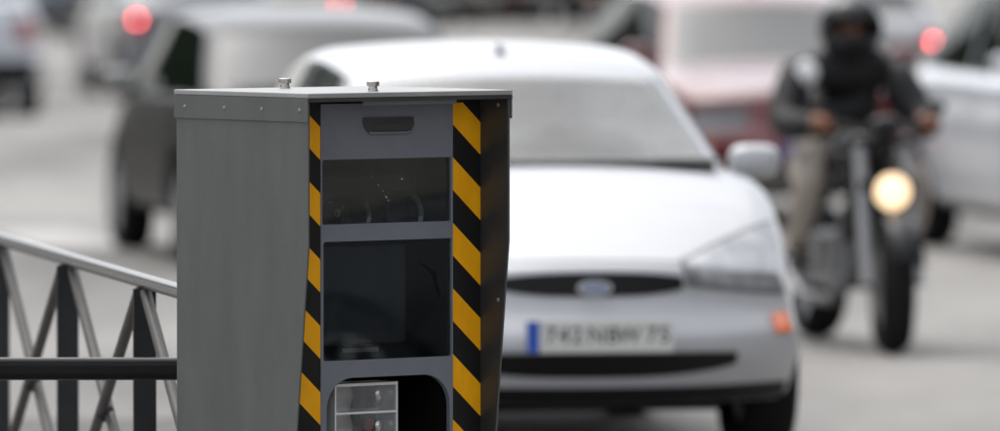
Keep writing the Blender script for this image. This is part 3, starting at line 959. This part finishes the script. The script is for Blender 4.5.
# red car
hr = yawed(11)
sedan = Car(L=4.45, W=1.74, H=1.45, wb=(0.90, 3.55), rear=(3.4, 1.37), tail=(4.15, 1.0), r=.08,
            top=[(0, .80), (.3, .86), (.7, .92), (1.15, .98), (1.5, 1.0), (4.1, 1.0), (4.45, .93)])
build_car('red_car', 'dark red car facing the camera behind the motorcycle rider', P(826, 166), hr, sedan,
          mat('red_paint', (0.13, 0.005, 0.009), 0.05, spec=0.5, coat=1.0), lower=mat('bumper_grey', (.3, .29, .27), .6))
# white car at the right edge
tall = Car(L=4.10, W=1.74, H=1.53, cowl=(1.0, 1.0), head=(1.75, 1.46), rear=(3.25, 1.46), tail=(3.98, 1.05),
           top=[(0, .74), (.3, .84), (.7, .94), (1.05, 1.0), (1.4, 1.03), (3.8, 1.05), (4.10, .95)], wb=(0.86, 3.42))
hh = yawed(11)
rwheel = P(930, gs(246))
nose = rwheel + hh * 3.42 + Vector((-hh.y, hh.x, 0)) * (0.87 - .10)
build_car('white_car', 'white car cut off by the right edge, beside the motorcycle', nose, hh, tall,
          paintm('white_paint_cool', (0.52, 0.54, 0.585), 0.0, 0.3))
# silver car beyond it with its brake lamp lit
def away_at(px_edge, s, deg, side, spec):
    """nose position for a car driving away whose rear corner (side -1 left, 1 right) shows at px_edge"""
    h = yawed(deg, True); r_ = Vector((h.y, -h.x, 0))
    return P(px_edge, s) - r_ * side * (spec.W / 2 - .06) + h * spec.L, h
n, h = away_at(951, 119, 10, 1, hatch)
build_car('silver_car', 'silver car with a lit brake lamp beyond the white car at right', n, h, hatch, paintm('silver_paint', (0.46, 0.47, 0.49), 0.5, 0.35), lit=True, detail=False)
# left lane
n, h = away_at(42, 109, 10, 1, tall)
build_car('pale_blue_car', 'pale blue car with a dark bumper at the left edge', n, h, tall, paintm('pale_blue_paint', (0.62, 0.66, 0.72), 0.0, 0.3), bumper=M_trim, detail=False)
n, h = away_at(126, 100, 10, -1, hatch)
build_car('grey_car', 'grey car with a lit brake lamp just ahead of the black hatchback', n, h, hatch, paintm('grey_paint', (0.22, 0.23, 0.25), 0.4, 0.35), lit=True, detail=False)
n, h = away_at(352, 88, 10, 1, hatch)
build_car('beige_car', 'beige car with a lit brake lamp showing just over the black hatchback roof', n, h, hatch, paintm('beige_paint', (0.42, 0.40, 0.36), 0.2, 0.35), lit=True, detail=False)
# parked cars added unseen along the right kerb, so the panes mirror dark shapes
for l_, c_, nm in ((-7.2, (0.05, 0.004, 0.005), 'dark_red'), (-2.2, (0.012, 0.013, 0.016), 'black'), (2.8, (0.02, 0.022, 0.03), 'navy')):
    build_car(nm + '_kerb_car', nm.replace('_', ' ') + ' car parked at the right kerb, added unseen for the cabinet panes to mirror',
              isl + rside * 7.6 + rdir * (l_ - 2.0), -rdir, hatch, paintm(nm + '_kerb_paint', c_), detail=False)
# side-on car far left
hx = Vector((1, 0.15, 0)).normalized()
build_car('blue_grey_car', 'blue grey car crossing in the distance at top left', P(124, 68), hx, hatch, paintm('blue_grey_paint', (0.25, 0.28, 0.33), 0.3, 0.35), detail=False)
# parked cars far off
far = [(380, 61, (0.012, 0.03, 0.018), 'dark green'), (432, 64, (0.05, 0.05, 0.055), 'charcoal'), (482, 62.5, (0.10, 0.055, 0.045), 'brown'),
       (536, 62, (0.30, 0.33, 0.38), 'light blue'), (590, 61.5, (0.09, 0.055, 0.055), 'maroon'), (640, 63, (0.02, 0.018, 0.02), 'near black')]
for px, s, c, nm in far:
    hx = Vector((0.25, -1, 0)).normalized()
    build_car(nm.replace(' ', '_') + '_parked_car', nm + ' car blurred far down the road above the white hatchback', P(px, s), hx, hatch,
              paintm(nm.replace(' ', '_') + '_far_paint', c, 0.0, 0.35), group='cars far down the road', detail=False)

# ------------------------------------------------------------------ motorcycle
hb = yawed(11.5)
front = P(893, gs(354))
bike_o = front - hb * 0.72
bk = empty('motorcycle', bike_o, math.atan2(hb.y, hb.x))
tag(bk, 'dark motorcycle with a round lit headlamp coming towards the camera', 'motorcycle')
M_bikeb = mat('bike_black', (0.010, 0.010, 0.012), 0.25, spec=0.35)
M_eng = mat('engine_alloy', (0.22, 0.22, 0.23), 0.4, 0.7)
M_light = mat('lit_headlamp', (1, 0.9, 0.7), 0.2, emit=0.8, emit_col=(1.0, 0.66, 0.36))
for x in (0.72, -0.70):
    r = 0.305
    b = MB(); b.lathe([(.0001, -.05), (.045, -.05), (.045, .05), (.0001, .05)], 'y', n=16); w = b.build('wheel', M_eng, bk, True); w.location = (x, 0, r)
    if x > 0: w.rotation_euler = (0, 0, R(-8))
    wt = .075 if x > 0 else .088
    b = MB(); b.lathe([(r * .72, -wt * .8), (r * .86, -wt), (r * .95, -wt * .75), (r, -wt * .2), (r, wt * .2), (r * .95, wt * .75), (r * .86, wt), (r * .72, wt * .8)], 'y', n=36); b.build('tyre', M_tyre, w, True)
    b = MB(); b.lathe([(r * .73, -.05), (r * .66, -.04), (r * .66, .04), (r * .73, .05)], 'y', n=32)
    for k in range(6):
        rot = Matrix.Rotation(math.pi * k / 3, 3, 'Y'); b.box(rot @ Vector((r * .38, 0, 0)), (r * .6, .03, .03), rot)
    b.build('rim', M_rim, w, True)
    for y in ((-.075, .075) if x > 0 else (.075,)):
        b = MB(); b.lathe([(.055, y - .003), (.145, y - .003), (.145, y + .003), (.055, y + .003), (.055, y - .003)], 'y', n=28); b.build('brake_disc', M_steel, w)
for y in (-.105, .105):
    b = MB(); b.tube([(.72, y, .305), (.62, y, .62), (.52, y, .94)], [.038, .034, .025], 12); b.build('fork_leg', mat('fork_alloy', (.36, .36, .37), .4, .5), bk, True)
b = MB()
arc = [(.72 + .335 * math.cos(R(a)), .305 + .335 * math.sin(R(a))) for a in range(20, 161, 14)]
vs, fs = [], []
for x, z in arc:
    for y in (-.07, -.035, 0, .035, .07): vs.append((x, y, z - abs(y) * .35))
for i in range(len(arc) - 1):
    for j in range(4): fs.append((i * 5 + j, i * 5 + j + 1, i * 5 + j + 6, i * 5 + j + 5))
b.add(vs, fs); o = b.build('front_mudguard', M_bikeb, bk, True); o.modifiers.new('solid', 'SOLIDIFY').thickness = .006
b = MB(); b.lathe([(.0001, -.10), (.05, -.095), (.085, -.05), (.095, .0), (.095, .02), (.088, .02)], 'x', (.70, 0, .715), 24); hl = b.build('headlamp', M_bikeb, bk, True)
b = MB(); b.lathe([(.0001, .032), (.045, .028), (.080, .016)], 'x', (.70, 0, .715), 24); b.build('lamp_glass', M_light, hl, True)
b = MB(); b.box((.60, 0, .74), (.05, .25, .05)); b.build('fork_yoke', M_bikeb, bk, bevel=.008)
b = MB(); b.box((.52, 0, .93), (.07, .26, .045)); b.build('fork_yoke', M_bikeb, bk, bevel=.008)
b = MB(); b.tube([(.38, -.30, 1.00), (.44, -.18, 1.01), (.52, -.08, .98), (.52, .08, .98), (.44, .18, 1.01), (.38, .30, 1.00)], .012, 10); hbr = b.build('handlebar', M_bikeb, bk, True)
for y in (-1, 1):
    b = MB(); b.tube([(.385, y * .285, 1.0), (.43, y * .185, 1.008)], .017, 10); b.build('grip', M_trim, hbr, True)
    b = MB(); b.tube([(.44, y * .20, 1.01), (.46, y * .25, 1.06)], .006, 6); b.ell((.465, y * .265, 1.08), (.015, .045, .03)); b.build('bar_mirror', M_bikeb, hbr, True)
b = MB(); b.ell((.58, 0, 1.0), (.05, .075, .05)); b.build('instrument', M_bikeb, bk, True)
b = MB(); b.ell((.18, 0, .86), (.31, .15, .14)); b.build('fuel_tank', M_bikeb, bk, True)
b = MB(); b.ell((-.32, 0, .79), (.34, .135, .06)); b.build('seat', M_trim, bk, True)
b = MB(); b.ell((-.66, 0, .80), (.16, .09, .06)); b.build('tail_fairing', M_bikeb, bk, True)
b = MB(); b.bb(-.18, .26, -.17, .17, .26, .52); en = b.build('engine', M_eng, bk, bevel=.04)
for k in range(6):
    b = MB(); b.box((.26 + .012 * k, 0, .50 + .028 * k), (.20, .24, .012), Matrix.Rotation(R(-25), 3, 'Y')); b.build('cooling_fin', M_eng, en)
b = MB(); b.tube([(.50, 0, .90), (.30, -.13, .76), (-.10, -.16, .62), (-.25, -.15, .40)], .024, 8); b.tube([(.50, 0, .90), (.30, .13, .76), (-.10, .16, .62), (-.25, .15, .40)], .024, 8); b.build('frame', M_bikeb, bk, True)
for y in (-.13, .13):
    b = MB(); b.tube([(-.22, y, .38), (-.70, y, .31)], .028, 8); b.build('swingarm', M_eng, bk, True)
b = MB(); b.tube([(.36, -.10, .50), (.42, -.13, .34), (.30, -.18, .22), (-.15, -.20, .22), (-.40, -.22, .32), (-.85, -.24, .46)], [.024, .024, .024, .026, .05, .05], 12); b.build('exhaust', M_eng, bk, True)
b = MB(); b.box((.46, 0, .60), (.05, .30, .22)); b.build('radiator', M_bikeb, bk, bevel=.01)
for y in (-.27, .27):
    b = MB(); b.tube([(-.12, y * .6, .36), (-.12, y, .34)], .012, 8); b.build('footpeg', M_trim, bk, True)

# ------------------------------------------------------------------ rider
M_jack = mat('black_jacket', (0.007, 0.0075, 0.009), 0.6, spec=0.4, noise=0.25, nscale=9, bump=0.3, bscale=30)
M_trous = mat('stone_trousers', (0.38, 0.335, 0.29), 0.85, noise=0.2, nscale=8, bump=0.3, bscale=25)
M_skin = mat('skin', (0.36, 0.17, 0.11), 0.5)
M_boot = mat('boots', (0.03, 0.028, 0.027), 0.5)
J = {}
sk_v, sk_r, sk_e = [], [], []
def jv(name, p, r, frm=None):
    J[name] = len(sk_v); sk_v.append(p); sk_r.append(r)
    if frm is not None: sk_e.append((J[frm], J[name]))
jv('pelvis', (-.30, 0, .86), .155)
jv('waist', (-.27, 0, 1.00), .190, 'pelvis')
jv('chest', (-.20, 0, 1.15), .235, 'waist')
jv('upchest', (-.16, 0, 1.27), .135, 'chest')
jv('neck', (-.12, 0, 1.36), .065, 'upchest')
jv('head', (-.08, 0, 1.43), .085, 'neck')
jv('crown', (-.07, 0, 1.48), .075, 'head')
for n_, sg in (('r', -1), ('l', 1)):
    jv(n_ + 'sh', (-.15, sg * .215, 1.24), .108, 'upchest')
    jv(n_ + 'ua', (-.09, sg * .27, 1.12), .098, n_ + 'sh')
    jv(n_ + 'el', (.01, sg * .325, .99), .086, n_ + 'ua')
    jv(n_ + 'fa', (.19, sg * .29, .995), .068, n_ + 'el')
    jv(n_ + 'wr', (.31, sg * .250, 1.01), .040, n_ + 'fa')
    jv(n_ + 'hip', (-.24, sg * .12, .84), .115, 'pelvis')
    jv(n_ + 'th', (.00, sg * .215, .80), .098, n_ + 'hip')
    jv(n_ + 'kn', (.18, sg * .25, .74), .075, n_ + 'th')
    jv(n_ + 'ca', (.07, sg * .26, .55), .066, n_ + 'kn')
    jv(n_ + 'an', (-.08, sg * .25, .42), .046, n_ + 'ca')
    jv(n_ + 'to', (.08, sg * .265, .375), .042, n_ + 'an')
me = bpy.data.meshes.new('person')
me.from_pydata(sk_v, sk_e, [])
tmp = bpy.data.objects.new('person_tmp', me); col.objects.link(tmp)
md = tmp.modifiers.new('skin', 'SKIN'); md.branch_smoothing = 0.5
for i, sv in enumerate(me.skin_vertices[0].data):
    sv.radius = (sk_r[i], sk_r[i]); sv.use_root = (i == 0)
sb = tmp.modifiers.new('sub', 'SUBSURF'); sb.levels = 2; sb.render_levels = 2
dg = bpy.context.evaluated_depsgraph_get(); dg.update()
pm_ = bpy.data.meshes.new_from_object(tmp.evaluated_get(dg))
bpy.data.objects.remove(tmp)
pm_.materials.clear()
for m_ in (M_jack, M_trous, M_skin, M_boot): pm_.materials.append(m_)
for p in pm_.polygons:
    p.use_smooth = True
    c = p.center
    if c.z > 1.345: p.material_index = 2
    elif c.z < .43: p.material_index = 3
    elif c.z < .93 : p.material_index = 1
    else: p.material_index = 0
per = link_mesh('person', pm_)
per.location = bike_o; per.rotation_euler = (0, 0, math.atan2(hb.y, hb.x))
tag(per, 'rider in dark helmet, black jacket and stone trousers holding the motorcycle handlebars', 'person')
# helmet: a shell with a face opening, chin bar and tinted visor
M_helm = mat('helmet_shell', (0.012, 0.012, 0.016), 0.15, spec=0.45)
V, Fc = [], []
nu, nv = 28, 18
hc = Vector((-.06, 0, 1.425)); hrad = (.168, .146, .156)
for i in range(nv + 1):
    th = math.pi * i / nv * .86
    for k in range(nu):
        ph = 2 * math.pi * k / nu
        V.append(hc + Vector((hrad[0] * math.sin(th) * math.cos(ph), hrad[1] * math.sin(th) * math.sin(ph), hrad[2] * math.cos(th))))
for i in range(nv):
    for k in range(nu):
        a = ((k + .5) / nu * 360 + 180) % 360 - 180; t_ = (i + .5) / nv * .86 * 180
        if abs(a) < 58 and 74 < t_ < 104: continue
        Fc.append((i * nu + k, i * nu + (k + 1) % nu, (i + 1) * nu + (k + 1) % nu, (i + 1) * nu + k))
b = MB(); b.add(V, Fc); hm = b.build('helmet', M_helm, per, True); sm = hm.modifiers.new('solid', 'SOLIDIFY'); sm.thickness = .022; sm.offset = -1
V, Fc = [], []
for i in range(7):
    th = R(72 + 22 * i / 6 - 40)
    for k in range(13):
        ph = R(-62 + 124 * k / 12); q_ = 1.03
        V.append(hc + Vector((q_ * hrad[0] * math.sin(th) * math.cos(ph), q_ * hrad[1] * math.sin(th) * math.sin(ph), q_ * hrad[2] * math.cos(th))))
for i in range(6):
    for k in range(12): Fc.append((i * 13 + k, i * 13 + k + 1, i * 13 + k + 14, i * 13 + k + 13))
b = MB(); b.add(V, Fc); b.build('raised_visor', M_glass, hm, True)
# face details in the opening
b = MB(); b.ell((.012, 0, 1.405), (.022, .016, .026)); b.build('nose', M_skin, per, True)
for y in (-.032, .032):
    b = MB(); b.ell((.000, y, 1.427), (.012, .015, .009)); b.build('eye', M_black, per, True)
b = MB(); b.ell((.0, 0, 1.372), (.012, .026, .007)); b.build('mouth', mat('lips', (.30, .09, .07), .5), per, True)
# hands closed round the grips
for sg in (-1, 1):
    b = MB()
    b.ell((.365, sg * .245, 1.025), (.052, .045, .026), Matrix.Rotation(R(-25 * sg), 3, 'Z'))
    for k in range(4):
        yy = sg * (.212 + .022 * k); bx_ = .430 - (abs(yy) - .185) * .45
        l_ = (1.0, 1.08, 1.02, .85)[k] if sg > 0 else (1.0, 1.08, 1.02, .85)[k]
        b.tube([(bx_ - .030, yy, 1.030), (bx_ + .012, yy, 1.034), (bx_ + .026 * l_, yy, 1.008), (bx_ + .014, yy, .980), (bx_ - .012, yy, .978)], [.011, .0105, .0095, .009, .0075], 8)
    b.tube([(.350, sg * .215, 1.015), (.385, sg * .192, 1.000), (.415, sg * .188, .985)], [.013, .011, .008], 8)
    b.build('hand', M_skin, per, True)
# pale emblem on the right shoulder
V, Fc = [], []
b = MB(); b.ell((-.040, -.205, 1.225), (.024, .055, .058), Matrix.Rotation(R(-30), 3, 'Z')); b.build('shoulder_badge', mat('badge_white', (.85, .86, .88), .5), per, True)
